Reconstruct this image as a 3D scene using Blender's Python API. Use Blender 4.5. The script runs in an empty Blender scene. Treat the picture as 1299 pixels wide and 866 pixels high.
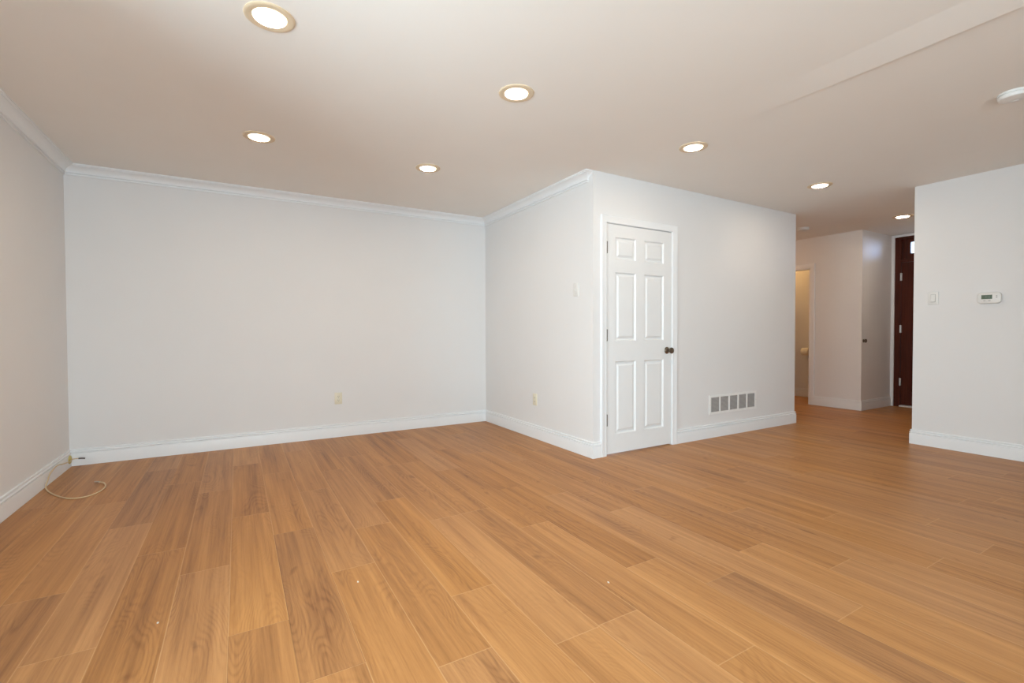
import bpy, bmesh, math, random
from mathutils import Vector, Matrix

# ------------------------------------------------------------------ camera, world, light, exposure
S = bpy.context.scene
COL = S.collection
PI = math.pi
H = 2.44
CAM_H, FOCAL = 1.0762, 597.614          # focal length in pixels of a 1299 px wide frame
PITCH, ROLL, YAW = -0.0195, -0.0034, 0.52746
XL, YA, XB, YC = -1.1933, 5.108, 2.6054, 3.1063     # left wall, back wall, closet corner
XCE, XD, YD = 5.654, 5.570, 1.958                   # closet wall end, right wall, its free end
XE, YF, XG = 7.277, 3.120, 8.1455                   # hall wall, closet return, entry wall
YS = -3.0                                           # window wall behind the camera

cam_d = bpy.data.cameras.new('camera')
cam = bpy.data.objects.new('camera', cam_d)
COL.objects.link(cam)
S.camera = cam
cam_d.sensor_fit = 'HORIZONTAL'
cam_d.sensor_width = 36.0
cam_d.lens = FOCAL / 1299 * 36
cam_d.clip_start = 0.02
fwd = Vector((math.sin(YAW) * math.cos(PITCH), math.cos(YAW) * math.cos(PITCH), math.sin(PITCH)))
r0 = Vector((math.cos(YAW), -math.sin(YAW), 0))
u0 = r0.cross(fwd)
rr = math.cos(ROLL) * r0 + math.sin(ROLL) * u0
uu = -math.sin(ROLL) * r0 + math.cos(ROLL) * u0
m = Matrix((rr, uu, -fwd)).transposed().to_4x4()
m.translation = (0, 0, CAM_H)
cam.matrix_world = m

S.view_settings.view_transform = 'Standard'
S.view_settings.look = 'None'
S.view_settings.gamma = 1
S.view_settings.use_curve_mapping = False
S.view_settings.exposure = 0.17

world = bpy.data.worlds.new('sky')
S.world = world
world.use_nodes = True
wn = world.node_tree.nodes
wn['Background'].inputs['Color'].default_value = (0.72, 0.86, 1.0, 1)
wn['Background'].inputs['Strength'].default_value = 2.5

WIN = (-1.08, 1.42, 0.04, 2.08)           # sliding glass door: x0, x1, z0, z1
WINDOW_POWER = 215
LWIN = (-0.05, 2.05, 0.50, 2.12)          # window in the left wall: y0, y1, z0, z1
LWINDOW_POWER = 128
LAMP = 140.0                             # radiance at the centre of the recessed lamps' lenses


def area_lamp(name, loc, direction, sx, sy, power, color):
    d = bpy.data.lights.new(name, 'AREA')
    d.shape = 'RECTANGLE'
    d.size, d.size_y, d.energy, d.color = sx, sy, power, color
    o = bpy.data.objects.new(name, d)
    COL.objects.link(o)
    o.location = loc
    o.rotation_euler = Vector(direction).to_track_quat('-Z', 'Y').to_euler()
    return o


area_lamp('daylight', ((WIN[0] + WIN[1]) / 2, YS - 0.30, 1.08), (0, 1, 0.22), WIN[1] - WIN[0] + 0.1, 2.1, WINDOW_POWER, (0.715, 0.875, 1.0))
area_lamp('side_daylight', (XL - 0.24, (LWIN[0] + LWIN[1]) / 2, 1.28), (1, 0, 0.05), LWIN[1] - LWIN[0] + 0.1, 1.66, LWINDOW_POWER, (0.76, 0.895, 1.0))
area_lamp('entry_daylight', (XG + 1.30, 2.28, 2.36), (-1.30, 0.585, -0.11), 0.34, 0.30, 27, (0.40, 0.58, 1.0))

# ------------------------------------------------------------------ materials


def new_mat(name):
    mt = bpy.data.materials.new(name)
    mt.use_nodes = True
    return mt, mt.node_tree.nodes, mt.node_tree.links, mt.node_tree.nodes['Principled BSDF']


def plain(name, col, rough=0.5, metal=0.0, noise=0.03, scale=30.0, bump=0.0, bscale=250.0, spec=0.5):
    mt, N, L, B = new_mat(name)
    tc = N.new('ShaderNodeTexCoord')
    nz = N.new('ShaderNodeTexNoise')
    nz.inputs['Scale'].default_value = scale
    nz.inputs['Detail'].default_value = 4
    L.new(tc.outputs['Object'], nz.inputs['Vector'])
    cr = N.new('ShaderNodeValToRGB')
    cr.color_ramp.elements[0].position = 0.3
    cr.color_ramp.elements[1].position = 0.7
    cr.color_ramp.elements[0].color = (*[c * (1 - noise) for c in col], 1)
    cr.color_ramp.elements[1].color = (*[min(1, c * (1 + noise)) for c in col], 1)
    L.new(nz.outputs['Fac'], cr.inputs['Fac'])
    L.new(cr.outputs['Color'], B.inputs['Base Color'])
    B.inputs['Roughness'].default_value = rough
    B.inputs['Metallic'].default_value = metal
    B.inputs['Specular IOR Level'].default_value = spec
    if bump:
        n2 = N.new('ShaderNodeTexNoise')
        n2.inputs['Scale'].default_value = bscale
        L.new(tc.outputs['Object'], n2.inputs['Vector'])
        bp = N.new('ShaderNodeBump')
        bp.inputs['Strength'].default_value = bump
        bp.inputs['Distance'].default_value = 0.002
        L.new(n2.outputs['Fac'], bp.inputs['Height'])
        L.new(bp.outputs['Normal'], B.inputs['Normal'])
    return mt


M_WALL = plain('wall_paint', (0.80, 0.785, 0.775), 0.65, noise=0.006, scale=3, bump=0.12, spec=0.3)
M_CEIL = plain('ceiling_paint', (0.88, 0.85, 0.805), 0.85, noise=0.008, scale=2.5, bump=0.15, spec=0.2)
M_TRIM = plain('trim_paint', (0.86, 0.865, 0.87), 0.35, noise=0.006, scale=6)
M_DOOR = plain('door_paint', (0.83, 0.83, 0.825), 0.38, noise=0.006, scale=6)
M_PLASTIC = plain('white_plastic', (0.79, 0.775, 0.745), 0.35, noise=0.01)
M_IVORY = plain('ivory_plastic', (0.80, 0.74, 0.58), 0.4, noise=0.01)
M_SLOT = plain('dark_slot', (0.12, 0.10, 0.085), 0.6)
M_BRONZE = plain('aged_bronze', (0.19, 0.145, 0.105), 0.32, metal=0.9, noise=0.15)
M_HINGE = plain('hinge_metal', (0.085, 0.070, 0.060), 0.55, metal=0.2, noise=0.1)
M_STEEL = plain('satin_steel', (0.62, 0.60, 0.57), 0.35, metal=0.9)
M_ALU = plain('threshold_metal', (0.80, 0.77, 0.72), 0.4, metal=0.3)
M_GRILLE = plain('vent_enamel', (0.87, 0.86, 0.84), 0.45, noise=0.02)
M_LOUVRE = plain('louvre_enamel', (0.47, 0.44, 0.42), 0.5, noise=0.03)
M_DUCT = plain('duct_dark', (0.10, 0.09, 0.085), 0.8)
M_LCD = plain('lcd_screen', (0.115, 0.16, 0.115), 0.25, noise=0.05)
M_LCDSEG = plain('lcd_segment', (0.17, 0.22, 0.165), 0.3)
M_BUTTON = plain('grey_button', (0.40, 0.39, 0.37), 0.5)
M_CABLE = plain('beige_cable', (0.66, 0.50, 0.30), 0.45, noise=0.05)
M_BRASS = plain('brass_grommet', (0.62, 0.50, 0.16), 0.4, metal=0.3, noise=0.08)
M_BLACK = plain('dark_connector', (0.10, 0.085, 0.08), 0.4, metal=0.3)
M_TRIMRING = plain('lamp_trim_glow_tint', (0.74, 0.60, 0.42), 0.45, noise=0.02)  # tan holds the warm glow of the lens in the ring's colour
M_PAPER = plain('toilet_paper', (0.86, 0.80, 0.66), 0.9, noise=0.03)
M_CHIP = plain('paint_chip', (0.78, 0.72, 0.64), 0.7)
M_PATIO = plain('patio_concrete', (0.48, 0.47, 0.45), 0.9, noise=0.1, scale=8)


def emit_mat(name, col, strength):
    mt, N, L, B = new_mat(name)
    B.inputs['Base Color'].default_value = (0.8, 0.8, 0.8, 1)
    B.inputs['Emission Color'].default_value = (*col, 1)
    B.inputs['Emission Strength'].default_value = strength
    return mt


def lens_mat():
    """frosted lens: a hot centre that fades towards the rim"""
    mt, N, L, B = new_mat('lamp_lens')
    tc = N.new('ShaderNodeTexCoord')
    mp = N.new('ShaderNodeMapping')
    mp.inputs['Scale'].default_value = (1, 1, 0)
    L.new(tc.outputs['Object'], mp.inputs['Vector'])
    ln = N.new('ShaderNodeVectorMath')
    ln.operation = 'LENGTH'
    L.new(mp.outputs['Vector'], ln.inputs[0])
    mr = N.new('ShaderNodeMapRange')
    mr.interpolation_type = 'SMOOTHSTEP'
    mr.inputs['From Min'].default_value = 0.036
    mr.inputs['From Max'].default_value = 0.066
    mr.inputs['To Min'].default_value = LAMP
    mr.inputs['To Max'].default_value = 1.4
    L.new(ln.outputs['Value'], mr.inputs['Value'])
    B.inputs['Base Color'].default_value = (0.8, 0.8, 0.8, 1)
    B.inputs['Emission Color'].default_value = (1.0, 0.82, 0.62, 1)
    L.new(mr.outputs['Result'], B.inputs['Emission Strength'])
    return mt


M_LENS = lens_mat()


def glass_mat():
    mt, N, L, B = new_mat('window_glass')
    tr = N.new('ShaderNodeBsdfTransparent')
    tr.inputs['Color'].default_value = (0.95, 0.97, 0.96, 1)
    gl = N.new('ShaderNodeBsdfGlossy')
    gl.inputs['Roughness'].default_value = 0.02
    mx = N.new('ShaderNodeMixShader')
    fr = N.new('ShaderNodeFresnel')
    fr.inputs['IOR'].default_value = 1.3
    L.new(fr.outputs['Fac'], mx.inputs['Fac'])
    L.new(tr.outputs['BSDF'], mx.inputs[1])
    L.new(gl.outputs['BSDF'], mx.inputs[2])
    L.new(mx.outputs['Shader'], N['Material Output'].inputs['Surface'])
    return mt


M_GLASS = glass_mat()


def mahogany():
    mt, N, L, B = new_mat('dark_mahogany')
    tc = N.new('ShaderNodeTexCoord')
    mp = N.new('ShaderNodeMapping')
    mp.inputs['Scale'].default_value = (30, 30, 1.5)
    L.new(tc.outputs['Object'], mp.inputs['Vector'])
    nz = N.new('ShaderNodeTexNoise')
    nz.inputs['Scale'].default_value = 1.5
    nz.inputs['Detail'].default_value = 6
    L.new(mp.outputs['Vector'], nz.inputs['Vector'])
    cr = N.new('ShaderNodeValToRGB')
    cr.color_ramp.elements[0].position = 0.3
    cr.color_ramp.elements[1].position = 0.75
    cr.color_ramp.elements[0].color = (0.055, 0.010, 0.004, 1)
    cr.color_ramp.elements[1].color = (0.095, 0.019, 0.008, 1)
    L.new(nz.outputs['Fac'], cr.inputs['Fac'])
    L.new(cr.outputs['Color'], B.inputs['Base Color'])
    B.inputs['Roughness'].default_value = 0.45
    B.inputs['Specular IOR Level'].default_value = 0.2
    return mt


M_MAHOG = mahogany()


def oak_floor():
    mt, N, L, B = new_mat('oak_planks')

    def math_(op, a, b=None, c=None):
        n = N.new('ShaderNodeMath')
        n.operation = op
        for i, v in enumerate((a, b, c)):
            if v is None:
                continue
            if isinstance(v, (int, float)):
                n.inputs[i].default_value = v
            else:
                L.new(v, n.inputs[i])
        return n.outputs[0]

    uv = N.new('ShaderNodeUVMap')
    uv.uv_map = 'plank'                       # metres across and along the plank
    sep = N.new('ShaderNodeSeparateXYZ')
    L.new(uv.outputs['UV'], sep.inputs[0])
    at = {}
    for k in ('seed', 'tone', 'warm', 'width', 'length'):
        a = N.new('ShaderNodeAttribute')
        a.attribute_name = k
        at[k] = a.outputs['Fac']
    u, v = sep.outputs['X'], sep.outputs['Y']

    def vec(x, y, z):
        c = N.new('ShaderNodeCombineXYZ')
        for i, q in enumerate((x, y, z)):
            if isinstance(q, (int, float)):
                c.inputs[i].default_value = q
            else:
                L.new(q, c.inputs[i])
        return c.outputs[0]

    def noise(vc, scale, detail=4, rough=0.55, dist=0.0):
        n = N.new('ShaderNodeTexNoise')
        n.inputs['Scale'].default_value = scale
        n.inputs['Detail'].default_value = detail
        n.inputs['Roughness'].default_value = rough
        n.inputs['Distortion'].default_value = dist
        L.new(vc, n.inputs['Vector'])
        return n.outputs['Fac']

    sd = math_('MULTIPLY', at['seed'], 57.0)
    # broad tonal streaks along the plank
    broad = noise(vec(math_('MULTIPLY', u, 17.0), math_('MULTIPLY', v, 0.75), sd), 1.0, 2, 0.5, 0.25)
    # narrow streaks
    streak = noise(vec(math_('MULTIPLY', u, 85.0), math_('MULTIPLY', v, 1.7), sd), 1.0, 3, 0.6, 0.15)
    # fine pores
    fine = noise(vec(math_('MULTIPLY', u, 420.0), math_('MULTIPLY', v, 16.0), sd), 1.0, 3, 0.65)
    # cathedral growth rings: contour lines of a stretched noise field
    wob = noise(vec(math_('MULTIPLY', u, 60.0), math_('MULTIPLY', v, 22.0), sd), 1.0, 2, 0.5)
    field = noise(vec(math_('MULTIPLY', u, 6.5), math_('MULTIPLY', v, 1.25), sd), 1.0, 1, 0.4, 0.2)
    rings = math_('SINE', math_('ADD', math_('MULTIPLY', field, 190.0), math_('MULTIPLY', wob, 3.0)))
    rings = math_('POWER', math_('MULTIPLY_ADD', rings, 0.5, 0.5), 2.0)
    rmask = noise(vec(math_('MULTIPLY', u, 7.0), math_('MULTIPLY', v, 1.3), math_('ADD', sd, 9.0)), 1.0, 2, 0.5)
    rm = N.new('ShaderNodeMapRange')
    rm.inputs['From Min'].default_value = 0.42
    rm.inputs['From Max'].default_value = 0.62
    L.new(rmask, rm.inputs['Value'])
    rings = math_('MULTIPLY', rings, rm.outputs[0])
    # knots
    kn = noise(vec(math_('MULTIPLY', u, 11.0), math_('MULTIPLY', v, 4.5), math_('ADD', sd, 31.0)), 1.0, 2, 0.5, 0.6)
    km = N.new('ShaderNodeMapRange')
    km.inputs['From Min'].default_value = 0.70
    km.inputs['From Max'].default_value = 0.84
    L.new(kn, km.inputs['Value'])
    # value: 0 dark .. 1 light
    val = math_('MULTIPLY_ADD', math_('SUBTRACT', broad, 0.5), 1.05, at['tone'])
    val = math_('ADD', val, math_('MULTIPLY', math_('SUBTRACT', streak, 0.5), 0.78))
    val = math_('ADD', val, math_('MULTIPLY', math_('SUBTRACT', fine, 0.5), 0.35))
    val = math_('SUBTRACT', val, math_('MULTIPLY', rings, 0.17))
    val = math_('ADD', val, 0.05)
    val = math_('SUBTRACT', val, math_('MULTIPLY', km.outputs[0], 0.60))
    cr = N.new('ShaderNodeValToRGB')
    e = cr.color_ramp.elements
    e[0].position, e[0].color = 0.0, (0.218, 0.087, 0.032, 1)
    e[1].position, e[1].color = 1.0, (0.595, 0.290, 0.105, 1)
    mid = e.new(0.5)
    mid.color = (0.434, 0.198, 0.068, 1)
    L.new(val, cr.inputs['Fac'])
    hs = N.new('ShaderNodeHueSaturation')
    L.new(cr.outputs['Color'], hs.inputs['Color'])
    L.new(math_('MULTIPLY_ADD', at['warm'], 0.07, 0.965), hs.inputs['Saturation'])
    # seams: micro-bevel lines, pale on lighter planks, dark on darker ones
    du = math_('MINIMUM', u, math_('SUBTRACT', at['width'], u))
    dv = math_('MINIMUM', v, math_('SUBTRACT', at['length'], v))
    dd = math_('MINIMUM', du, dv)
    sm = N.new('ShaderNodeMapRange')
    sm.inputs['From Min'].default_value = 0.0008
    sm.inputs['From Max'].default_value = 0.0026
    sm.inputs['To Min'].default_value = 1
    sm.inputs['To Max'].default_value = 0
    L.new(dd, sm.inputs['Value'])
    sl = math_('GREATER_THAN', at['tone'], 0.42)
    mx = N.new('ShaderNodeMix')
    mx.data_type = 'RGBA'
    L.new(math_('MULTIPLY', sm.outputs[0], 0.40), mx.inputs['Factor'])
    L.new(hs.outputs['Color'], mx.inputs['A'])
    mc = N.new('ShaderNodeMix')
    mc.data_type = 'RGBA'
    L.new(sl, mc.inputs['Factor'])
    mc.inputs['A'].default_value = (0.16, 0.075, 0.032, 1)
    mc.inputs['B'].default_value = (0.70, 0.42, 0.20, 1)
    L.new(mc.outputs['Result'], mx.inputs['B'])
    L.new(mx.outputs['Result'], B.inputs['Base Color'])
    B.inputs['Roughness'].default_value = 0.36
    rgh = math_('MULTIPLY_ADD', fine, 0.12, 0.34)
    L.new(rgh, B.inputs['Roughness'])
    B.inputs['Specular IOR Level'].default_value = 0.20
    bp = N.new('ShaderNodeBump')
    bp.inputs['Strength'].default_value = 0.20
    bp.inputs['Distance'].default_value = 0.0008
    L.new(math_('SUBTRACT', fine, math_('MULTIPLY', sm.outputs[0], 2.0)), bp.inputs['Height'])
    L.new(bp.outputs['Normal'], B.inputs['Normal'])
    return mt


M_FLOOR = oak_floor()

# ------------------------------------------------------------------ mesh helpers


def link_mesh(name, bm, mat, parent=None, smooth=False, loc=None):
    bmesh.ops.recalc_face_normals(bm, faces=bm.faces[:])
    me = bpy.data.meshes.new(name)
    bm.to_mesh(me)
    bm.free()
    me.materials.append(mat)
    if smooth:
        for p in me.polygons:
            p.use_smooth = True
        me.set_sharp_from_angle(angle=math.radians(35))
    o = bpy.data.objects.new(name, me)
    COL.objects.link(o)
    if parent:
        o.parent = parent
    if loc:
        o.location = loc
    return o


def tag(o, label, cat, group=None, kind=None):
    o['label'] = label
    o['category'] = cat
    if group:
        o['group'] = group
    if kind:
        o['kind'] = kind
    return o


def empty(name, loc=(0, 0, 0), rz=0.0):
    o = bpy.data.objects.new(name, None)
    COL.objects.link(o)
    o.empty_display_size = 0.05
    o.location = loc
    o.rotation_euler = (0, 0, rz)
    return o


def box(bm, a, b, bevel=0.0, seg=2):
    a, b = Vector(a), Vector(b)
    mt = Matrix.Translation((a + b) / 2) @ Matrix.Diagonal((*[abs(q) for q in (b - a)], 1))
    r = bmesh.ops.create_cube(bm, size=1, matrix=mt)
    if bevel:
        es = list({e for v in r['verts'] for e in v.link_edges})
        bmesh.ops.bevel(bm, geom=es, offset=bevel, segments=seg, affect='EDGES', profile=0.5)


def bx(a, b, bevel=0.0, seg=2):
    bm = bmesh.new()
    box(bm, a, b, bevel, seg)
    return bm


def lathe(bm, prof, axis='Z', origin=(0, 0, 0), n=40):
    """revolve (radius, height) pairs round an axis through origin"""
    rings = []
    for r, h in prof:
        ring = []
        if r < 1e-6:
            ring = [(0, 0, h)]
        else:
            ring = [(r * math.cos(2 * PI * k / n), r * math.sin(2 * PI * k / n), h) for k in range(n)]
        pts = []
        for x, y, z in ring:
            if axis == 'Z':
                q = (x, y, z)
            elif axis == 'X':
                q = (z, x, y)
            else:
                q = (x, z, y)
            pts.append(bm.verts.new(Vector(q) + Vector(origin)))
        rings.append(pts)
    for a, b in zip(rings, rings[1:]):
        for k in range(n):
            k2 = (k + 1) % n
            if len(a) == 1 and len(b) > 1:
                bm.faces.new((a[0], b[k], b[k2]))
            elif len(b) == 1 and len(a) > 1:
                bm.faces.new((a[k], a[k2], b[0]))
            elif len(a) > 1:
                bm.faces.new((a[k], a[k2], b[k2], b[k]))
    return bm


def tube(bm, pts, r, n=10, sub=6):
    """smooth tube through points (Catmull-Rom)"""
    P = [Vector(p) for p in pts]
    path = []
    for i in range(len(P) - 1):
        p0, p1, p2, p3 = P[max(i - 1, 0)], P[i], P[i + 1], P[min(i + 2, len(P) - 1)]
        for k in range(sub):
            t = k / sub
            path.append(0.5 * ((2 * p1) + (p2 - p0) * t + (2 * p0 - 5 * p1 + 4 * p2 - p3) * t * t + (3 * p1 - p0 - 3 * p2 + p3) * t ** 3))
    path.append(P[-1])
    rings = []
    nrm = None
    for i, c in enumerate(path):
        t = (path[min(i + 1, len(path) - 1)] - path[max(i - 1, 0)]).normalized()
        if nrm is None:
            nrm = t.orthogonal().normalized()
        nrm = (nrm - t * nrm.dot(t)).normalized()
        bi = t.cross(nrm)
        rings.append([bm.verts.new(c + r * (math.cos(2 * PI * k / n) * nrm + math.sin(2 * PI * k / n) * bi)) for k in range(n)])
    for a, b in zip(rings, rings[1:]):
        for k in range(n):
            bm.faces.new((a[k], a[(k + 1) % n], b[(k + 1) % n], b[k]))
    bm.faces.new(rings[0][::-1])
    bm.faces.new(rings[-1])


def sweep(prof, path):
    """profile (offset to the right of the path, z) mitred round a 2-D path: one bmesh per segment"""
    pts = [Vector(p) for p in path]
    dirs = [(b - a).normalized() for a, b in zip(pts, pts[1:])]
    rgt = [Vector((d.y, -d.x)) for d in dirs]
    mit = []
    for i in range(len(pts)):
        if i == 0:
            mit.append(rgt[0])
        elif i == len(pts) - 1:
            mit.append(rgt[-1])
        else:
            s = rgt[i - 1] + rgt[i]
            mit.append(s / (s.dot(rgt[i])))
    out = []
    for i in range(len(dirs)):
        bm = bmesh.new()
        A = [bm.verts.new((*(pts[i] + mit[i] * o), z)) for o, z in prof]
        Bv = [bm.verts.new((*(pts[i + 1] + mit[i + 1] * o), z)) for o, z in prof]
        n = len(prof)
        for k in range(n):
            bm.faces.new((A[k], A[(k + 1) % n], Bv[(k + 1) % n], Bv[k]))
        bm.faces.new(A[::-1])
        bm.faces.new(Bv)
        out.append(bm)
    return out


def struct(name, bm, mat, label, cat, parent=None, smooth=False):
    o = link_mesh(name, bm, mat, parent, smooth)
    return tag(o, label, cat, kind='structure')


# ------------------------------------------------------------------ floor: every plank where it lies
PW, PL, X0 = 0.1953, 1.238, -0.042
KNOWN = {-4: 2.614, -3: 3.339, -2: 2.861, -1: 2.539, 0: 1.936, 1: 1.556, 2: 2.220, 3: 1.412, 4: 1.768, 5: 2.55, 6: 1.318,
         7: 0.962, 8: 1.579, 9: 1.306, 10: 0.887, 11: 1.417, 12: 1.104, 13: 1.75, 14: 0.885, 15: 1.423, 16: 2.05, 17: 1.087}
TONES = {(1, 1.556): 0.30, (0, 0.698): 0.34, (0, 1.936): 0.66, (3, 1.412): 0.44, (4, 1.768): 0.40, (9, 0.068): 0.30,
         (-3, 3.339): 0.33, (-3, 2.101): 0.62, (-4, 1.376): 0.42, (-2, 1.623): 0.42, (-2, 2.861): 0.42, (-1, 2.539): 0.40,
         (-1, 1.301): 0.55, (1, 2.794): 0.62, (8, 1.579): 0.36, (8, 2.817): 0.32, (11, 1.417): 0.36, (12, 1.104): 0.42,
         (12, -0.134): 0.56, (11, 0.179): 0.72, (10, 0.887): 0.66, (5, 1.312): 0.62, (6, 1.318): 0.44, (3, 0.174): 0.5,
         (4, 0.53): 0.70, (6, 0.08): 0.6, (7, 0.962): 0.62, (2, 0.982): 0.54, (2, 2.22): 0.5, (9, 1.306): 0.5}


def build_floor():
    rnd = random.Random(11)
    xa, xb, ya, yb = XL - 0.05, 8.6, YS - 0.12, 6.1
    bm = bmesh.new()
    lay = bm.loops.layers.uv.new('plank')
    fl = {k: bm.faces.layers.float.new(k) for k in ('seed', 'tone', 'warm', 'width', 'length')}
    i = math.floor((xa - X0) / PW)
    while X0 + i * PW < xb:
        x0, x1 = X0 + i * PW, X0 + (i + 1) * PW
        j = KNOWN.get(i, random.Random(i * 7 + 3).uniform(0, PL))
        y = j - PL * math.ceil((j - ya) / PL + 0.001)
        while y < yb:
            rnd = random.Random(i * 1009 + round((y - j) / PL) * 31 + 5)
            tone = min(0.64, max(0.38, rnd.gauss(0.51, 0.055)))
            for (ri, ry), tv in TONES.items():
                if ri == i and abs(ry - y) < 0.05:
                    tone = 0.51 + (tv - 0.5) * 0.75
            seed, warm = rnd.random(), rnd.random()
            cx0, cx1, cy0, cy1 = max(x0, xa), min(x1, xb), max(y, ya), min(y + PL, yb)
            if cx1 > cx0 and cy1 > cy0:
                vs = [bm.verts.new((a, b, 0)) for a, b in ((cx0, cy0), (cx1, cy0), (cx1, cy1), (cx0, cy1))]
                f = bm.faces.new(vs)
                for lp in f.loops:
                    lp[lay].uv = (lp.vert.co.x - x0, lp.vert.co.y - y)
                for k, vv in zip(('seed', 'tone', 'warm', 'width', 'length'), (seed, tone, warm, PW, PL)):
                    f[fl[k]] = vv
            y += PL
        i += 1
    o = link_mesh('floor', bm, M_FLOOR)
    if o.data.polygons[0].normal.z < 0:
        o.data.flip_normals()
    return tag(o, 'wide honey oak plank floor running through the room and hall', 'floor', kind='structure')


build_floor()
struct('floor_patio', bx((-4, -6, -0.12), (9, YS - 0.121, -0.02)), M_PATIO, 'concrete patio outside the sliding glass door', 'patio')

# ------------------------------------------------------------------ ceiling with the shallow plaster ridge


def build_ceiling():
    bm = bmesh.new()
    xs = [XL - 0.15, 2.62, 2.66, 2.70, 2.74, 2.78, 2.82, 2.846, 2.852, 8.6]
    ys = [YS - 0.15, -1.8, -0.9, -0.4, 0.2, 0.7, 1.0, 1.2, 1.35, 1.5, 1.6, 1.7, 1.8, 1.88, 2.0, 6.1]

    def z(x, y):
        if x < 2.62 or x > 2.8465:
            return H
        ramp = (x - 2.62) / (2.846 - 2.62)
        fade = min(1, max(0, (1.90 - y) / 0.8))
        return H - 0.014 * ramp * fade
    g = [[bm.verts.new((x, y, z(x, y))) for y in ys] for x in xs]
    for a in range(len(xs) - 1):
        for b in range(len(ys) - 1):
            bm.faces.new((g[a][b], g[a][b + 1], g[a + 1][b + 1], g[a + 1][b]))
    o = link_mesh('ceiling', bm, M_CEIL)
    if o.data.polygons[0].normal.z > 0:
        o.data.flip_normals()
    struct_top = bx((xs[0], ys[0], H + 0.02), (xs[-1], ys[-1], H + 0.12))
    t = link_mesh('ceiling_slab', struct_top, M_CEIL, o)
    return tag(o, 'white ceiling with a faint plaster ridge towards the right', 'ceiling', kind='structure')


build_ceiling()

# ------------------------------------------------------------------ walls
T = 0.12


def wall_with_hole(lo, hi, hole, axis):
    """box wall lo..hi with one rectangular through hole (a0, a1, z0, z1) along the given horizontal axis"""
    a0, a1, z0, z1 = hole
    bm = bmesh.new()
    other = 1 - axis

    def piece(p0, p1, q0, q1):
        if p1 - p0 < 1e-4 or q1 - q0 < 1e-4:
            return
        a, b = [0, 0, q0], [0, 0, q1]
        a[axis], b[axis] = p0, p1
        a[other], b[other] = lo[other], hi[other]
        box(bm, a, b)
    piece(lo[axis], a0, lo[2], hi[2])
    piece(a1, hi[axis], lo[2], hi[2])
    piece(a0, a1, lo[2], z0)
    piece(a0, a1, z1, hi[2])
    return bm


HT = H + 0.015
struct('wall_left', wall_with_hole((XL - T, YS - 0.15, 0), (XL, YA + T, HT), LWIN, 1), M_WALL, 'plain pale wall at the left of the empty room', 'wall')
struct('wall_back', bx((XL, YA, 0), (XB + T, YA + T, HT)), M_WALL, 'long blank white back wall', 'wall')
struct('wall_closet_side', bx((XB, YC + T, 0), (XB + T, YA, HT)), M_WALL, 'short white wall between the back wall and the closet corner', 'wall')
DX0, DX1, DZ1 = 2.745, 3.572, 2.022       # closet door opening
struct('wall_closet_front', wall_with_hole((XB, YC, 0), (XCE, YC + T, HT), (DX0, DX1, 0, DZ1), 0), M_WALL, 'white wall holding the six panel door and the vent', 'wall')
struct('wall_hall_left', bx((XCE - T, YC + T, 0), (XCE, 5.9, HT)), M_WALL, 'hall side of the closet block', 'wall')
struct('wall_right', bx((XD, YS - T, 0), (XD + T, YD, HT)), M_WALL, 'white wall at the right with thermostat and switch', 'wall')
struct('wall_foyer', bx((XD + T, YD - T, 0), (XG + T, YD, HT)), M_WALL, 'foyer wall behind the right wall', 'wall')
EO = (3.785, 4.50, 0, 2.00)
struct('wall_hall_far', wall_with_hole((XE, YF + 0.10, 0), (XE + 0.11, 5.9, HT), EO, 1), M_WALL, 'hall wall with the lit bathroom doorway', 'wall')
struct('wall_hall_return', bx((XE, YF, 0), (XG, YF + 0.10, HT)), M_WALL, 'narrow grey lit wall between the hall corner and the front door', 'wall')
GO = (2.075, 3.082, 0, 2.405)
struct('wall_entry', wall_with_hole((XG, YD, 0), (XG + 0.15, YF + 0.10, HT), GO, 1), M_WALL, 'wall around the dark front door', 'wall')
struct('wall_hall_end', bx((XCE - T, 5.9, 0), (8.45, 6.0, HT)), M_WALL, 'end of the side hall', 'wall')
struct('wall_bathroom_back', bx((8.06, YF + 0.10, 0), (8.16, 5.9, HT)), M_WALL, 'bathroom wall seen through the doorway', 'wall')
struct('wall_bathroom_side', bx((XE + 0.11, YF + 0.52, 0), (8.06, YF + 0.60, HT)), M_WALL, 'bathroom wall beside the doorway', 'wall')
struct('wall_window', wall_with_hole((XL, YS - 0.15, 0), (XD, YS, HT), (WIN[0], WIN[1], WIN[2], WIN[3]), 0), M_WALL, 'wall with the sliding glass door behind the camera', 'wall')

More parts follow.
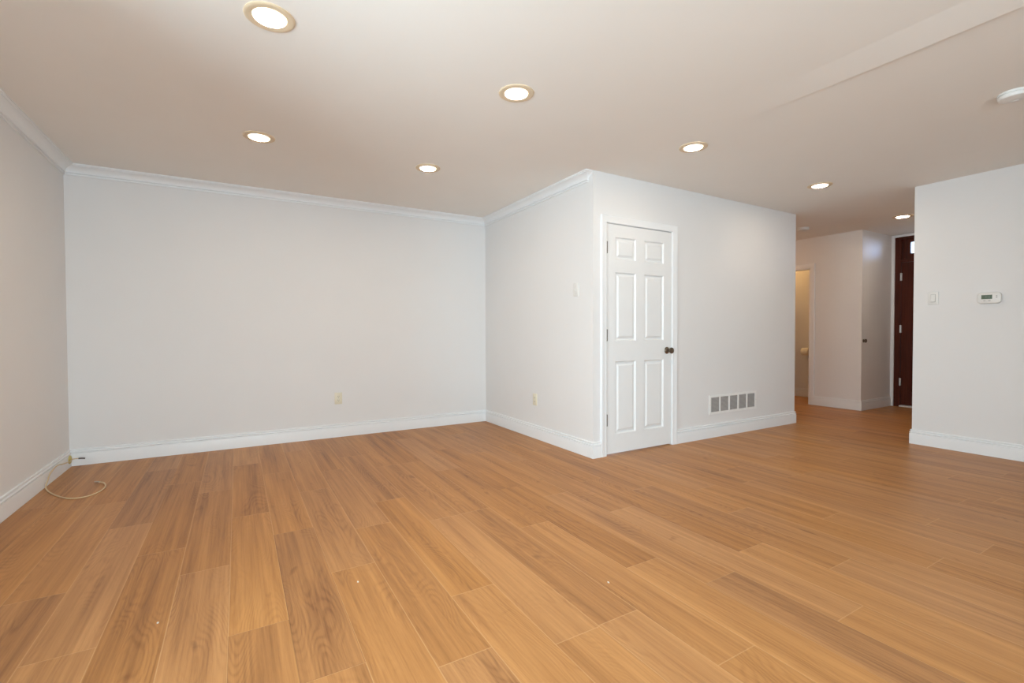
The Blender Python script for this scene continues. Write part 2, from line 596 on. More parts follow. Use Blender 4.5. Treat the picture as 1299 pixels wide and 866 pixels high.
# sliding glass door
w1 = empty('window_1', (WIN[0], YS - 0.08, WIN[2]))
tag(w1, 'white framed sliding glass door behind the camera', 'glass door', kind='structure')
ww, wh = WIN[1] - WIN[0], WIN[3] - WIN[2]
bm = bmesh.new()
box(bm, (0, -0.05, 0), (0.05, 0.05, wh)); box(bm, (ww - 0.05, -0.05, 0), (ww, 0.05, wh))
box(bm, (0.05, -0.05, 0), (ww - 0.05, 0.05, 0.04)); box(bm, (0.05, -0.05, wh - 0.05), (ww - 0.05, 0.05, wh))
link_mesh('window_frame', bm, M_TRIM, w1)
for k in range(2):
    xa, ya = (0.05, 0.015) if k == 0 else (ww / 2 - 0.03, -0.02)
    xe = xa + ww / 2 - 0.02
    bm = bmesh.new()
    box(bm, (xa, ya - 0.015, 0.04), (xa + 0.06, ya + 0.015, wh - 0.05)); box(bm, (xe - 0.06, ya - 0.015, 0.04), (xe, ya + 0.015, wh - 0.05))
    box(bm, (xa + 0.06, ya - 0.015, 0.04), (xe - 0.06, ya + 0.015, 0.12)); box(bm, (xa + 0.06, ya - 0.015, wh - 0.12), (xe - 0.06, ya + 0.015, wh - 0.05))
    sash = link_mesh('sash', bm, M_TRIM, w1)
    link_mesh('pane', bx((xa + 0.055, ya - 0.003, 0.115), (xe - 0.055, ya + 0.003, wh - 0.115)), M_GLASS, sash)

# double hung window in the left wall, beside the camera
w2 = empty('window_2', (XL - 0.06, LWIN[0], LWIN[2]))
tag(w2, 'white framed window in the left wall beside the camera', 'window', kind='structure')
ww, wh = LWIN[1] - LWIN[0], LWIN[3] - LWIN[2]
bm = bmesh.new()
box(bm, (-0.05, 0, 0), (0.05, 0.04, wh)); box(bm, (-0.05, ww - 0.04, 0), (0.05, ww, wh))
box(bm, (-0.05, 0.04, 0), (0.05, ww - 0.04, 0.04)); box(bm, (-0.05, 0.04, wh - 0.04), (0.05, ww - 0.04, wh))
box(bm, (-0.05, ww / 2 - 0.03, 0.04), (0.05, ww / 2 + 0.03, wh - 0.04))
link_mesh('window_frame', bm, M_TRIM, w2)
for k in range(2):
    for q in range(2):
        ya = 0.04 + k * (ww / 2 - 0.01); yb = ya + ww / 2 - 0.07
        za = 0.04 if q == 0 else wh / 2 - 0.02; zb = wh / 2 + 0.02 if q == 0 else wh - 0.04
        xx = 0.018 if q == 0 else -0.018
        bm = bmesh.new()
        box(bm, (xx - 0.014, ya, za), (xx + 0.014, ya + 0.035, zb)); box(bm, (xx - 0.014, yb - 0.035, za), (xx + 0.014, yb, zb))
        box(bm, (xx - 0.014, ya + 0.035, za), (xx + 0.014, yb - 0.035, za + 0.04)); box(bm, (xx - 0.014, ya + 0.035, zb - 0.04), (xx + 0.014, yb - 0.035, zb))
        sash = link_mesh('sash', bm, M_TRIM, w2)
        link_mesh('pane', bx((xx - 0.003, ya + 0.03, za + 0.035), (xx + 0.003, yb - 0.03, zb - 0.035)), M_GLASS, sash)
bm = bmesh.new()
casing_run = ((XL, LWIN[0] - 0.07, LWIN[2] - 0.07), (XL + 0.016, LWIN[0], LWIN[3] + 0.07)), ((XL, LWIN[1], LWIN[2] - 0.07), (XL + 0.016, LWIN[1] + 0.07, LWIN[3] + 0.07)), ((XL, LWIN[0], LWIN[3]), (XL + 0.016, LWIN[1], LWIN[3] + 0.07)), ((XL, LWIN[0], LWIN[2] - 0.07), (XL + 0.016, LWIN[1], LWIN[2]))
for a, b in casing_run:
    box(bm, a, b, 0.003)
struct('trim_7', bm, M_TRIM, 'white casing round the window in the left wall', 'window casing')

# ------------------------------------------------------------------ baseboards
BH, BT = 0.137, 0.015
BP = [(0, 0), (BT, 0), (BT, 0.097), (0.0145, 0.0995), (0.0085, 0.1010), (0.0085, 0.1045), (0.0145, 0.1060), (0.0158, 0.1090), (0.0150, 0.1130),
      (0.0115, 0.1150), (0.0060, 0.1170), (0.0055, 0.1225), (0.0095, 0.1240), (0.0108, 0.1290), (0.0100, 0.1345), (0.0060, BH), (0, BH)]
CW, CT = 0.062, 0.017                     # door casing
names = [('left', 'white moulded baseboard along the left wall'), ('back', 'white moulded baseboard along the back wall'),
         ('closet_side', 'white baseboard under the short closet side wall'), ('closet_corner', 'stub of white baseboard left of the panel door')]
for bm, (n, lb) in zip(sweep(BP, [(XL, YS), (XL, YA), (XB, YA), (XB, YC), (DX0 - CW + 0.002, YC)]), names):
    struct('baseboard_' + n, bm, M_TRIM, lb, 'baseboard', smooth=True)
for bm, (n, lb) in zip(sweep(BP, [(DX1 + CW - 0.002, YC), (XCE, YC), (XCE, 5.9)]), [('closet_front', 'white baseboard under the vent right of the panel door'), ('hall_left', 'white baseboard turning into the side hall')]):
    struct('baseboard_' + n, bm, M_TRIM, lb, 'baseboard', smooth=True)
for bm, (n, lb) in zip(sweep(BP, [(XD + 0.6, YD), (XD, YD), (XD, YS)]), [('wall_end', 'white baseboard round the free end of the right wall'), ('right', 'white baseboard along the right wall under the thermostat')]):
    struct('baseboard_' + n, bm, M_TRIM, lb, 'baseboard', smooth=True)
for bm, (n, lb) in zip(sweep(BP, [(XE, 3.715), (XE, YF), (XG - 0.0, YF)]), [('hall_far', 'baseboard between the bathroom doorway and the hall corner'), ('hall_return', 'baseboard between the hall corner and the front door')]):
    struct('baseboard_' + n, bm, M_TRIM, lb, 'baseboard', smooth=True)
struct('baseboard_bathroom', sweep(BP, [(8.06, 5.9), (8.06, YF + 0.60)])[0], M_TRIM, 'baseboard inside the bathroom', 'baseboard', smooth=True)

# ------------------------------------------------------------------ crown moulding
c, d = 0.0744, 0.0831
CP = [(0, H - d), (0.011, H - d), (0.0125, H - d + 0.003), (0.0125, H - d + 0.010), (0.0070, H - d + 0.0115), (0.0070, H - d + 0.0150), (0.0170, H - d + 0.0165), (0.0185, H - d + 0.0200), (0.0175, H - d + 0.0240), (0.0150, H - d + 0.0260)]
for k in range(1, 9):                     # cove
    a = k / 8 * PI / 2
    CP.append((0.0150 + (c - 0.012 - 0.0150) * (0.75 * (1 - math.cos(a)) + 0.25 * k / 8), H - d + 0.0260 + (d - 0.0260 - 0.0170) * (0.75 * math.sin(a) + 0.25 * k / 8)))
CP += [(c - 0.012, H - 0.0130), (c - 0.002, H - 0.0120), (c, H - 0.0100), (c, H), (0, H)]
segs = sweep(CP, [(XL, YS), (XL, YA), (XB, YA), (XB, YC + c), (XB + 0.002, YC + c)])
for i, (bm, lb) in enumerate(zip(segs[:2], ['crown moulding along the left wall', 'crown moulding along the back wall'])):
    struct('trim_%d' % (i + 1), bm, M_TRIM, lb, 'crown moulding', smooth=True)
t3 = bmesh.new()
for s in segs[2:]:
    me = bpy.data.meshes.new('tmp'); s.to_mesh(me); s.free(); t3.from_mesh(me); bpy.data.meshes.remove(me)
struct('trim_3', t3, M_TRIM, 'crown moulding ending in a return at the closet corner', 'crown moulding', smooth=True)

# ------------------------------------------------------------------ door casings


def casing_profile_run(bm, pts, wdt, outs, depth):
    """moulded casing: sweep a profile round an opening. pts in (a, z); outs maps (a, z, depth) to world"""
    prof = [(0.0, 0.0), (0.0, 0.010), (0.006, 0.013), (0.012, 0.0115), (wdt * 0.62, 0.0155), (wdt * 0.72, depth), (wdt - 0.004, depth), (wdt, depth - 0.003), (wdt, 0.0)]
    P = [Vector(p) for p in pts]
    dirs = [(b - a).normalized() for a, b in zip(P, P[1:])]
    lft = [Vector((-q.y, q.x)) for q in dirs]
    rings = []
    for i, q in enumerate(P):
        if i == 0:
            mm = lft[0]
        elif i == len(P) - 1:
            mm = lft[-1]
        else:
            s = lft[i - 1] + lft[i]
            mm = s / s.dot(lft[i])
        rings.append([bm.verts.new(outs((q + mm * o).x, (q + mm * o).y, dd)) for o, dd in prof])
    n = len(prof)
    for a, b in zip(rings, rings[1:]):
        for k in range(n):
            bm.faces.new((a[k], a[(k + 1) % n], b[(k + 1) % n], b[k]))
    bm.faces.new(rings[0]); bm.faces.new(rings[-1][::-1])


bm = bmesh.new()
casing_profile_run(bm, [(DX0 + 0.004, 0), (DX0 + 0.004, DZ1 - 0.004), (DX1 - 0.004, DZ1 - 0.004), (DX1 - 0.004, 0)], CW, lambda a, z, q: (a, YC - q, z), CT)
cas = struct('trim_4', bm, M_TRIM, 'white casing round the six panel closet door', 'door casing', smooth=True)
bm = bmesh.new()                          # jamb lining
box(bm, (DX0, YC, 0), (DX0 + 0.006, YC + T, DZ1)); box(bm, (DX1 - 0.006, YC, 0), (DX1, YC + T, DZ1)); box(bm, (DX0 + 0.006, YC, DZ1 - 0.006), (DX1 - 0.006, YC + T, DZ1))
box(bm, (DX0 + 0.006, YC + 0.045, 0), (DX0 + 0.018, YC + 0.08, DZ1 - 0.006)); box(bm, (DX1 - 0.018, YC + 0.045, 0), (DX1 - 0.006, YC + 0.08, DZ1 - 0.006))
box(bm, (DX0 + 0.018, YC + 0.045, DZ1 - 0.018), (DX1 - 0.018, YC + 0.08, DZ1 - 0.006))
link_mesh('door_jamb', bm, M_TRIM, cas)

bm = bmesh.new()                          # bathroom doorway: casing on the hall face and lining
casing_profile_run(bm, [(EO[0], 0), (EO[0], EO[3]), (EO[1], EO[3]), (EO[1], 0)], 0.068, lambda a, z, q: (XE - q, a, z), CT)
cas2 = struct('trim_5', bm, M_TRIM, 'white casing round the bathroom doorway in the hall', 'door casing', smooth=True)
bm = bmesh.new()
box(bm, (XE - 0.004, EO[0], 0), (XE + 0.114, EO[0] + 0.012, EO[3])); box(bm, (XE - 0.004, EO[1] - 0.012, 0), (XE + 0.114, EO[1], EO[3])); box(bm, (XE - 0.004, EO[0], EO[3] - 0.012), (XE + 0.114, EO[1], EO[3]))
link_mesh('door_jamb', bm, M_TRIM, cas2)

bm = bmesh.new()                          # entry casing: side strip against the return wall, strip over the frame
box(bm, (XG - 0.018, GO[1], 0), (XG, YF - 0.0005, H - 0.001), 0.003)
box(bm, (XG - 0.018, GO[0] - 0.06, 0), (XG, GO[0], H - 0.001), 0.003)
box(bm, (XG - 0.018, GO[0], GO[3]), (XG, GO[1], H - 0.001), 0.003)
struct('trim_6', bm, M_TRIM, 'white casing strip round the dark front door', 'door casing')

# ------------------------------------------------------------------ panel doors


def panel_door(w, h, panels, thick, ins=(0.010, 0.022, 0.040), dep=(0.0, 0.013, 0.013, 0.003)):
    """door slab in local x (width), z (height), front face at y=0 looking towards -y, moulded raised panels"""
    bm = bmesh.new()
    xs = sorted({0, w} | {p[0] for p in panels} | {p[1] for p in panels})
    zs = sorted({0, h} | {p[2] for p in panels} | {p[3] for p in panels})
    for x0, x1 in zip(xs, xs[1:]):
        for z0, z1 in zip(zs, zs[1:]):
            cx, cz = (x0 + x1) / 2, (z0 + z1) / 2
            hit = [p for p in panels if p[0] < cx < p[1] and p[2] < cz < p[3]]
            if hit:
                continue
            bm.faces.new([bm.verts.new((a, 0, b)) for a, b in ((x0, z0), (x1, z0), (x1, z1), (x0, z1))])
    for x0, x1, z0, z1 in panels:
        prev = None
        for s, q in zip((0,) + ins, dep):
            ring = [bm.verts.new((a, q, b)) for a, b in ((x0 + s, z0 + s), (x1 - s, z0 + s), (x1 - s, z1 - s), (x0 + s, z1 - s))]
            if prev:
                for k in range(4):
                    bm.faces.new((prev[k], prev[(k + 1) % 4], ring[(k + 1) % 4], ring[k]))
            prev = ring
        bm.faces.new(prev)
    bk = [bm.verts.new((a, thick, b)) for a, b in ((0, 0), (w, 0), (w, h), (0, h))]
    fr = [bm.verts.new((a, 0, b)) for a, b in ((0, 0), (w, 0), (w, h), (0, h))]
    bm.faces.new(bk[::-1])
    for k in range(4):
        bm.faces.new((fr[k], fr[(k + 1) % 4], bk[(k + 1) % 4], bk[k]))
    bmesh.ops.remove_doubles(bm, verts=bm.verts[:], dist=1e-5)
    return bm


def hinge(parent, x, y, z, mat, h=0.10, leafdir=1):
    bm = bmesh.new()
    lathe(bm, [(0, -h / 2 - 0.004), (0.004, -h / 2 - 0.003), (0.0045, -h / 2), (0.0085, -h / 2), (0.0085, h / 2), (0.0045, h / 2), (0.004, h / 2 + 0.003), (0, h / 2 + 0.004)], 'Z', (x, y - 0.0045, z), 16)
    hg = link_mesh('hinge', bm, mat, parent, True)
    return hg


DW = DX1 - DX0 - 0.012 - 0.007
d1 = empty('door_1', (DX0 + 0.010, YC + 0.002, 0.012))
tag(d1, 'white six panel closet door with dark hinges and a bronze knob', 'door', kind='structure')
ox = d1.location.x
pan = [(2.858 - ox, 3.105 - ox, 1.700, 1.893), (3.208 - ox, 3.460 - ox, 1.700, 1.893), (2.858 - ox, 3.105 - ox, 0.985, 1.587), (3.208 - ox, 3.460 - ox, 0.985, 1.587),
       (2.858 - ox, 3.105 - ox, 0.168, 0.806), (3.208 - ox, 3.460 - ox, 0.168, 0.806)]
link_mesh('door_slab', panel_door(DW, DZ1 - 0.012 - 0.006 - 0.004, pan, 0.035), M_DOOR, d1)
for z in (1.793, 1.036, 0.298):
    hinge(d1, -0.0015, 0.0, z, M_HINGE)
kb = empty('door_knob', (3.503 - ox, 0, 0.889)); kb.parent = d1
bm = bmesh.new()
lathe(bm, [(0, -0.0115), (0.018, -0.0115), (0.020, -0.010), (0.029, -0.006), (0.0325, -0.003), (0.0325, 0.0), (0, 0.0)], 'Y', (0, 0, 0), 36)
link_mesh('rose', bm, M_BRONZE, kb, True)
bm = bmesh.new()
lathe(bm, [(0, -0.010), (0.0105, -0.010), (0.0095, -0.022), (0.0115, -0.032), (0.018, -0.040), (0.0255, -0.047), (0.0285, -0.054), (0.0285, -0.059), (0.0265, -0.063), (0.020, -0.0655), (0, -0.066)], 'Y', (0, 0, 0), 36)
link_mesh('handle', bm, M_BRONZE, kb, True)

# front door: dark mahogany frame, transom with lights, panelled slab
d2 = empty('door_2', (XG, GO[0], 0))
tag(d2, 'dark mahogany front door with a bright glazed transom at the end of the hall', 'door', kind='structure')
gw = GO[1] - GO[0]
JW = 0.072
bm = bmesh.new()
box(bm, (0.0, 0, 0), (0.12, JW, GO[3])); box(bm, (0.0, gw - JW, 0), (0.12, gw, GO[3])); box(bm, (0.0, JW, GO[3] - 0.03), (0.12, gw - JW, GO[3])); box(bm, (0.0, JW, 2.045), (0.12, gw - JW, 2.085))
link_mesh('door_frame', bm, M_MAHOG, d2)
# transom sash with three lights
ty0, ty1, tz0, tz1 = JW, gw - JW, 2.085, GO[3] - 0.03
lz0, lz1 = 2.165, 2.325
ly = [ty1 - 0.095, ty0 + 0.095]
n_l = 3
lw = (ly[0] - ly[1] - 0.05 * (n_l - 1)) / n_l
bm = bmesh.new()
box(bm, (0.03, ty0, tz0), (0.07, ty1, lz0)); box(bm, (0.03, ty0, lz1), (0.07, ty1, tz1))
box(bm, (0.03, ty0, lz0), (0.07, ly[1], lz1)); box(bm, (0.03, ly[0], lz0), (0.07, ty1, lz1))
for k in range(1, n_l):
    a = ly[1] + k * lw + (k - 1) * 0.05
    box(bm, (0.03, a, lz0), (0.07, a + 0.05, lz1))
# raised bead round the sash
box(bm, (0.018, ty0 + 0.028, tz0 + 0.02), (0.03, ty0 + 0.042, tz1 - 0.02)); box(bm, (0.018, ty1 - 0.042, tz0 + 0.02), (0.03, ty1 - 0.028, tz1 - 0.02))
ts = link_mesh('transom', bm, M_MAHOG, d2)
for k in range(n_l):
    a = ly[1] + k * (lw + 0.05)
    link_mesh('pane', bx((0.047, a - 0.004, lz0 - 0.004), (0.053, a + lw + 0.004, lz1 + 0.004)), M_GLASS, ts)
dw = gw - 2 * JW - 0.006
fp = [(0.12, dw / 2 - 0.05, 1.50, 1.90), (dw / 2 + 0.05, dw - 0.12, 1.50, 1.90), (0.12, dw / 2 - 0.05, 0.85, 1.38), (dw / 2 + 0.05, dw - 0.12, 0.85, 1.38), (0.12, dw / 2 - 0.05, 0.20, 0.70), (dw / 2 + 0.05, dw - 0.12, 0.20, 0.70)]
slab = link_mesh('door_slab', panel_door(dw, 2.017, fp, 0.045), M_MAHOG, d2)
slab.rotation_euler = (0, 0, -PI / 2)
slab.location = (0.012, gw - JW - 0.003, 0.025)
for z in (1.844, 1.106, 0.353):
    bm = bx((-0.004, gw - JW - 0.012, z - 0.052), (0.011, gw - JW + 0.010, z + 0.052), 0.001)
    lathe(bm, [(0, -0.054), (0.0085, -0.054), (0.0085, 0.054), (0, 0.054)], 'Z', (-0.004, gw - JW - 0.001, z), 14)
    link_mesh('hinge', bm, M_STEEL, d2)
link_mesh('threshold', bx((-0.03, JW, 0.0), (0.12, gw - JW, 0.022), 0.006), M_ALU, d2)

# ------------------------------------------------------------------ recessed ceiling lamps


def make_lamp():
    root = empty('recessed_light', (0, 0, H))
    bm = bmesh.new()
    lathe(bm, [(0.1005, -0.0004), (0.100, -0.0035), (0.096, -0.0062), (0.088, -0.0070), (0.078, -0.0062), (0.069, -0.0050), (0.0675, -0.0030)], 'Z', (0, 0, 0), 56)
    link_mesh('trim_ring', bm, M_TRIMRING, root, True)
    bm = bmesh.new()
    lathe(bm, [(0.0672, -0.0030), (0.0672, -0.0062), (0.064, -0.0078), (0.050, -0.0090), (0.025, -0.0098), (0, -0.0100)], 'Z', (0, 0, 0), 48)
    link_mesh('lens', bm, M_LENS, root, True)
    return root


LAMPS = [((0.138, 2.305), 'lit round recessed ceiling lamp nearest the top left of the photo'),
         ((1.392, 2.331), 'lit recessed ceiling lamp above the middle of the floor'),
         ((0.147, 3.737), 'lit recessed ceiling lamp nearest the left end of the back wall'),
         ((1.382, 3.747), 'lit recessed ceiling lamp in front of the closet side wall'),
         ((2.929, 2.356), 'lit recessed ceiling lamp in front of the panel door'),
         ((4.724, 2.379), 'lit recessed ceiling lamp near the hall opening, in front of the vent wall'),
         ((6.859, 2.527), 'lit recessed ceiling lamp over the hall beside the end of the right wall')]
first = make_lamp()
for i, ((x, y), lb) in enumerate(LAMPS):
    if i == 0:
        o = first
    else:
        o = first.copy()
        COL.objects.link(o)
        for ch in first.children:
            cc = ch.copy()
            COL.objects.link(cc)
            cc.parent = o
    o.location = (x, y, H)
    tag(o, lb, 'ceiling light', 'recessed lamps in the ceiling')

# dome lamps round the corners: the bathroom's glow fills its doorway, the unseen side hall one is added to warm the hall wall


def dome_light(x, y, label, glow):
    bl = empty('dome_light', (x, y, H))
    tag(bl, label, 'ceiling light')
    bm = bmesh.new(); lathe(bm, [(0, 0.0), (0.15, 0.0), (0.15, -0.02), (0.14, -0.025), (0, -0.025)], 'Z', (0, 0, 0), 40)
    link_mesh('base', bm, M_STEEL, bl, True)
    bm = bmesh.new(); lathe(bm, [(0.135, -0.025), (0.130, -0.055), (0.10, -0.085), (0.05, -0.10), (0, -0.105)], 'Z', (0, 0, 0), 40)
    link_mesh('glass_dome', bm, glow, bl, True)


dome_light(7.62, 4.65, 'warm dome lamp on the bathroom ceiling', emit_mat('bathroom_glow', (1.0, 0.60, 0.24), 16.0))
dome_light(6.40, 4.75, 'unseen warm dome lamp added on the side hall ceiling', emit_mat('added_hall_glow', (1.0, 0.55, 0.25), 28.0))

dome_light(7.72, 2.22, 'unseen white dome lamp added on the foyer ceiling behind the right wall', emit_mat('added_foyer_glow', (1.0, 0.86, 0.80), 4.5))  # unseen lamp, added to brighten the wall beside the front door

# ------------------------------------------------------------------ smoke detectors


def detector(name, x, y, r, label):
    root = empty(name, (x, y, H))
    bm = bmesh.new(); lathe(bm, [(0, 0), (r, 0), (r, -0.008), (r * 0.985, -0.011), (0, -0.011)], 'Z', (0, 0, 0), 48)
    link_mesh('mounting_plate', bm, M_PLASTIC, root, True)
    bm = bmesh.new(); lathe(bm, [(r * 0.90, -0.011), (r * 0.90, -0.014), (r * 0.975, -0.016), (r * 0.975, -0.024), (r * 0.90, -0.033), (r * 0.62, -0.038), (0, -0.040)], 'Z', (0, 0, 0), 48)
    link_mesh('cover', bm, M_PLASTIC, root, True)
    bm = bmesh.new(); lathe(bm, [(0.012, -0.039), (0.012, -0.0415), (0, -0.042)], 'Z', (r * 0.35, 0, 0), 20)
    link_mesh('test_button', bm, M_PLASTIC, root, True)
    return tag(root, label, 'smoke detector')


detector('smoke_detector', 3.872, 0.905, 0.072, 'round white smoke detector on the ceiling cut off by the right edge of the photo')
detector('smoke_detector', 6.47, 3.46, 0.07, 'small round smoke detector on the dim side hall ceiling')

# ------------------------------------------------------------------ wall plates


def plate_base(w, h, mat, parent, t=0.0065):
    return link_mesh('cover_plate', bx((-w / 2, -t, -h / 2), (w / 2, 0, h / 2), 0.0022, 2), mat, parent, True)


def switch(x, y, z, rz, label, w=0.072, h=0.117, rocker=False):
    root = empty('light_switch', (x, y, z), rz)
    plate_base(w, h, M_PLASTIC, root)
    if rocker:
        link_mesh('rocker_gap_shade', bx((-0.018, -0.0070, -0.035), (0.018, -0.005, 0.035), 0.0008), M_BUTTON, root)  # grey paints in the shaded gap round the rocker
        bm = bmesh.new()
        p = [(-0.0155, -0.0065, -0.0325), (0.0155, -0.0065, -0.0325), (0.0155, -0.0065, 0.0325), (-0.0155, -0.0065, 0.0325)]
        q = [(-0.0155, -0.0140, -0.0325), (0.0155, -0.0140, -0.0325), (0.0155, -0.0085, 0.0325), (-0.0155, -0.0085, 0.0325)]
        a = [bm.verts.new(v) for v in p]; b = [bm.verts.new(v) for v in q]
        bm.faces.new(b)
        bm.faces.new(a[::-1])
        for k in range(4):
            bm.faces.new((a[k], a[(k + 1) % 4], b[(k + 1) % 4], b[k]))
        link_mesh('rocker', bm, M_PLASTIC, root)
    else:
        link_mesh('toggle_surround', bx((-0.0065, -0.0075, -0.013), (0.0065, -0.0055, 0.013), 0.0006), M_PLASTIC, root)
        bm = bmesh.new()
        box(bm, (-0.0042, -0.019, -0.006), (0.0042, -0.006, 0.003), 0.0015)
        bmesh.ops.rotate(bm, verts=bm.verts[:], cent=(0, -0.006, 0), matrix=Matrix.Rotation(math.radians(28), 3, 'X'))
        link_mesh('toggle', bm, M_PLASTIC, root, True)
    for s in (-1, 1):
        bm = bmesh.new(); lathe(bm, [(0.0032, -0.0055), (0.0030, -0.0068), (0, -0.0072)], 'Y', (0, 0, s * h * (0.41 if rocker else 0.26)), 14)
        link_mesh('screw', bm, M_STEEL if not rocker else M_PLASTIC, root, True)
    return tag(root, label, 'light switch')


def outlet(x, y, z, rz, label):
    root = empty('wall_outlet', (x, y, z), rz)
    plate_base(0.074, 0.119, M_IVORY, root)
    for s in (-1, 1):
        bm = bmesh.new()
        n = 28
        fr, bk = [], []
        for k in range(n):
            a = 2 * PI * k / n
            px = max(-0.0145, min(0.0145, 0.0175 * math.cos(a)))
            pz = max(-0.0135, min(0.0135, 0.0175 * math.sin(a))) + s * 0.0195
            fr.append(bm.verts.new((px, -0.0082, pz))); bk.append(bm.verts.new((px, -0.005, pz)))
        bm.faces.new(fr); bm.faces.new(bk[::-1])
        for k in range(n):
            bm.faces.new((fr[k], fr[(k + 1) % n], bk[(k + 1) % n], bk[k]))
        bmesh.ops.remove_doubles(bm, verts=bm.verts[:], dist=1e-6)
        rc = link_mesh('receptacle', bm, M_IVORY, root)
        bm = bmesh.new()
        box(bm, (-0.0075, -0.0088, s * 0.0195 - 0.002), (-0.0052, -0.008, s * 0.0195 + 0.0075))
        box(bm, (0.0052, -0.0088, s * 0.0195 - 0.002), (0.0075, -0.008, s * 0.0195 + 0.0065))
        lathe(bm, [(0.0027, -0.008), (0.0027, -0.0088), (0, -0.0088)], 'Y', (0, 0, s * 0.0195 - 0.0075), 14)
        link_mesh('slots', bm, M_SLOT, rc)
    bm = bmesh.new(); lathe(bm, [(0.0032, -0.0055), (0.0030, -0.0068), (0, -0.0072)], 'Y', (0, 0, 0), 14)
    link_mesh('screw', bm, M_STEEL, root, True)
    return tag(root, label, 'outlet')


# local -y is the outward face of a plate
outlet(0.893, YA, 0.400, 0, 'ivory duplex outlet low on the long back wall')
outlet(XB, 4.007, 0.394, -PI / 2, 'ivory duplex outlet low on the short closet side wall')
switch(XB, 3.333, 1.452, -PI / 2, 'white toggle light switch on the closet side wall left of the panel door')
switch(XD, 1.810, 1.378, -PI / 2, 'white rocker light switch on the right wall beside the thermostat', rocker=True, w=0.076)

# thermostat
th = empty('thermostat', (XD, 1.430, 1.356), -PI / 2)
tag(th, 'white thermostat with a grey green screen on the right wall', 'thermostat')


def rounded_plate(w, h, r, y0, y1, bev):
    bm = bmesh.new()
    pts = []
    for cx, cz, a0 in ((w / 2 - r, h / 2 - r, 0), (-w / 2 + r, h / 2 - r, 90), (-w / 2 + r, -h / 2 + r, 180), (w / 2 - r, -h / 2 + r, 270)):
        for k in range(9):
            a = math.radians(a0 + k * 90 / 8)
            pts.append((cx + r * math.cos(a), cz + r * math.sin(a), math.cos(a), math.sin(a)))
    rings = []
    for yy, ins in ((y0, 0), (y1 + bev, 0), (y1 + bev * 0.3, bev * 0.3), (y1, bev)):
        rings.append([bm.verts.new((x - ins * nx, yy, z - ins * nz)) for x, z, nx, nz in pts])
    n = len(pts)
    for a, b in zip(rings, rings[1:]):
        for k in range(n):
            bm.faces.new((a[k], a[(k + 1) % n], b[(k + 1) % n], b[k]))
    bm.faces.new(rings[0]); bm.faces.new(rings[-1])
    return bm


link_mesh('back_plate', rounded_plate(0.140, 0.086, 0.012, 0, -0.008, 0.002), M_PLASTIC, th, True)
link_mesh('housing', rounded_plate(0.149, 0.094, 0.026, -0.008, -0.028, 0.007), M_PLASTIC, th, True)
sc = link_mesh('screen', bx((-0.047, -0.0295, -0.009), (0.021, -0.0275, 0.026), 0.0006), M_LCD, th)
bm = bmesh.new()
for xx in (-0.022, -0.004):              # two idle digits, barely darker than the screen
    for (a, b) in (((xx, 0.016), (xx + 0.012, 0.018)), ((xx, 0.007), (xx + 0.012, 0.009)), ((xx, -0.002), (xx + 0.012, 0.0)), ((xx, 0.0), (xx + 0.002, 0.016)), ((xx + 0.010, 0.0), (xx + 0.012, 0.016))):
        box(bm, (a[0], -0.0298, a[1]), (b[0], -0.0293, b[1]))
link_mesh('digits', bm, M_LCDSEG, sc)
for a, b in (((0.044, -0.001), (0.053, 0.006)), ((0.044, 0.013), (0.053, 0.020))):
    link_mesh('button', bx((a[0], -0.031, a[1]), (b[0], -0.0275, b[1]), 0.0015), M_BUTTON, th, True)
for a in (-0.034, -0.003):
    link_mesh('button', bx((a, -0.031, -0.026), (a + 0.014, -0.0275, -0.021), 0.0012), M_BUTTON, th, True)

# return-air vent
vt = empty('wall_vent', (4.508, YC, 0.3315))
tag(vt, 'white rectangular air vent with five grey louvred openings low on the wall', 'vent')
VW, VH = 0.790, 0.196
pw = 0.128
xs = [-VW / 2 + 0.030 + k * ((VW - 0.060 - pw) / 4) for k in range(5)]
bm = bmesh.new()
bo, bd = 0.024, 0.006
box(bm, (-VW / 2, -bd, VH / 2 - bo), (VW / 2, 0, VH / 2), 0.002); box(bm, (-VW / 2, -bd, -VH / 2), (VW / 2, 0, -VH / 2 + bo), 0.002)
edges = [-VW / 2] + [q for x in xs for q in (x, x + pw)] + [VW / 2]
for a, b in zip(edges[0::2], edges[1::2]):
    box(bm, (a, -bd, -VH / 2 + bo - 0.002), (b, 0, VH / 2 - bo + 0.002), 0.0015)
link_mesh('vent_frame', bm, M_GRILLE, vt)
for x in xs:
    bm = bmesh.new()
    nl = 15
    for k in range(nl):
        z = -VH / 2 + bo + (VH - 2 * bo) * (k + 0.5) / nl
        vs = [bm.verts.new(q) for q in ((x, -0.0042, z - 0.0036), (x + pw, -0.0042, z - 0.0036), (x + pw, -0.0006, z + 0.0026), (x, -0.0006, z + 0.0026))]
        v2 = [bm.verts.new((v.co.x, v.co.y + 0.0004, v.co.z + 0.0008)) for v in vs]
        bm.faces.new(vs); bm.faces.new(v2[::-1])
        for j in range(4):
            bm.faces.new((vs[j], vs[(j + 1) % 4], v2[(j + 1) % 4], v2[j]))
    lv = link_mesh('louvre_panel', bm, M_LOUVRE, vt)
    lv['label'] = 'grey louvred opening'
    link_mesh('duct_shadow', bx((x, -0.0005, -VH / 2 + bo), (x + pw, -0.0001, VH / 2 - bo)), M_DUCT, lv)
for s in (-1, 1):
    bm = bmesh.new(); lathe(bm, [(0.004, -bd), (0.0038, -bd - 0.0015), (0, -bd - 0.002)], 'Y', (s * (VW / 2 - 0.012), 0, 0), 14)
    link_mesh('screw', bm, M_STEEL, vt, True)

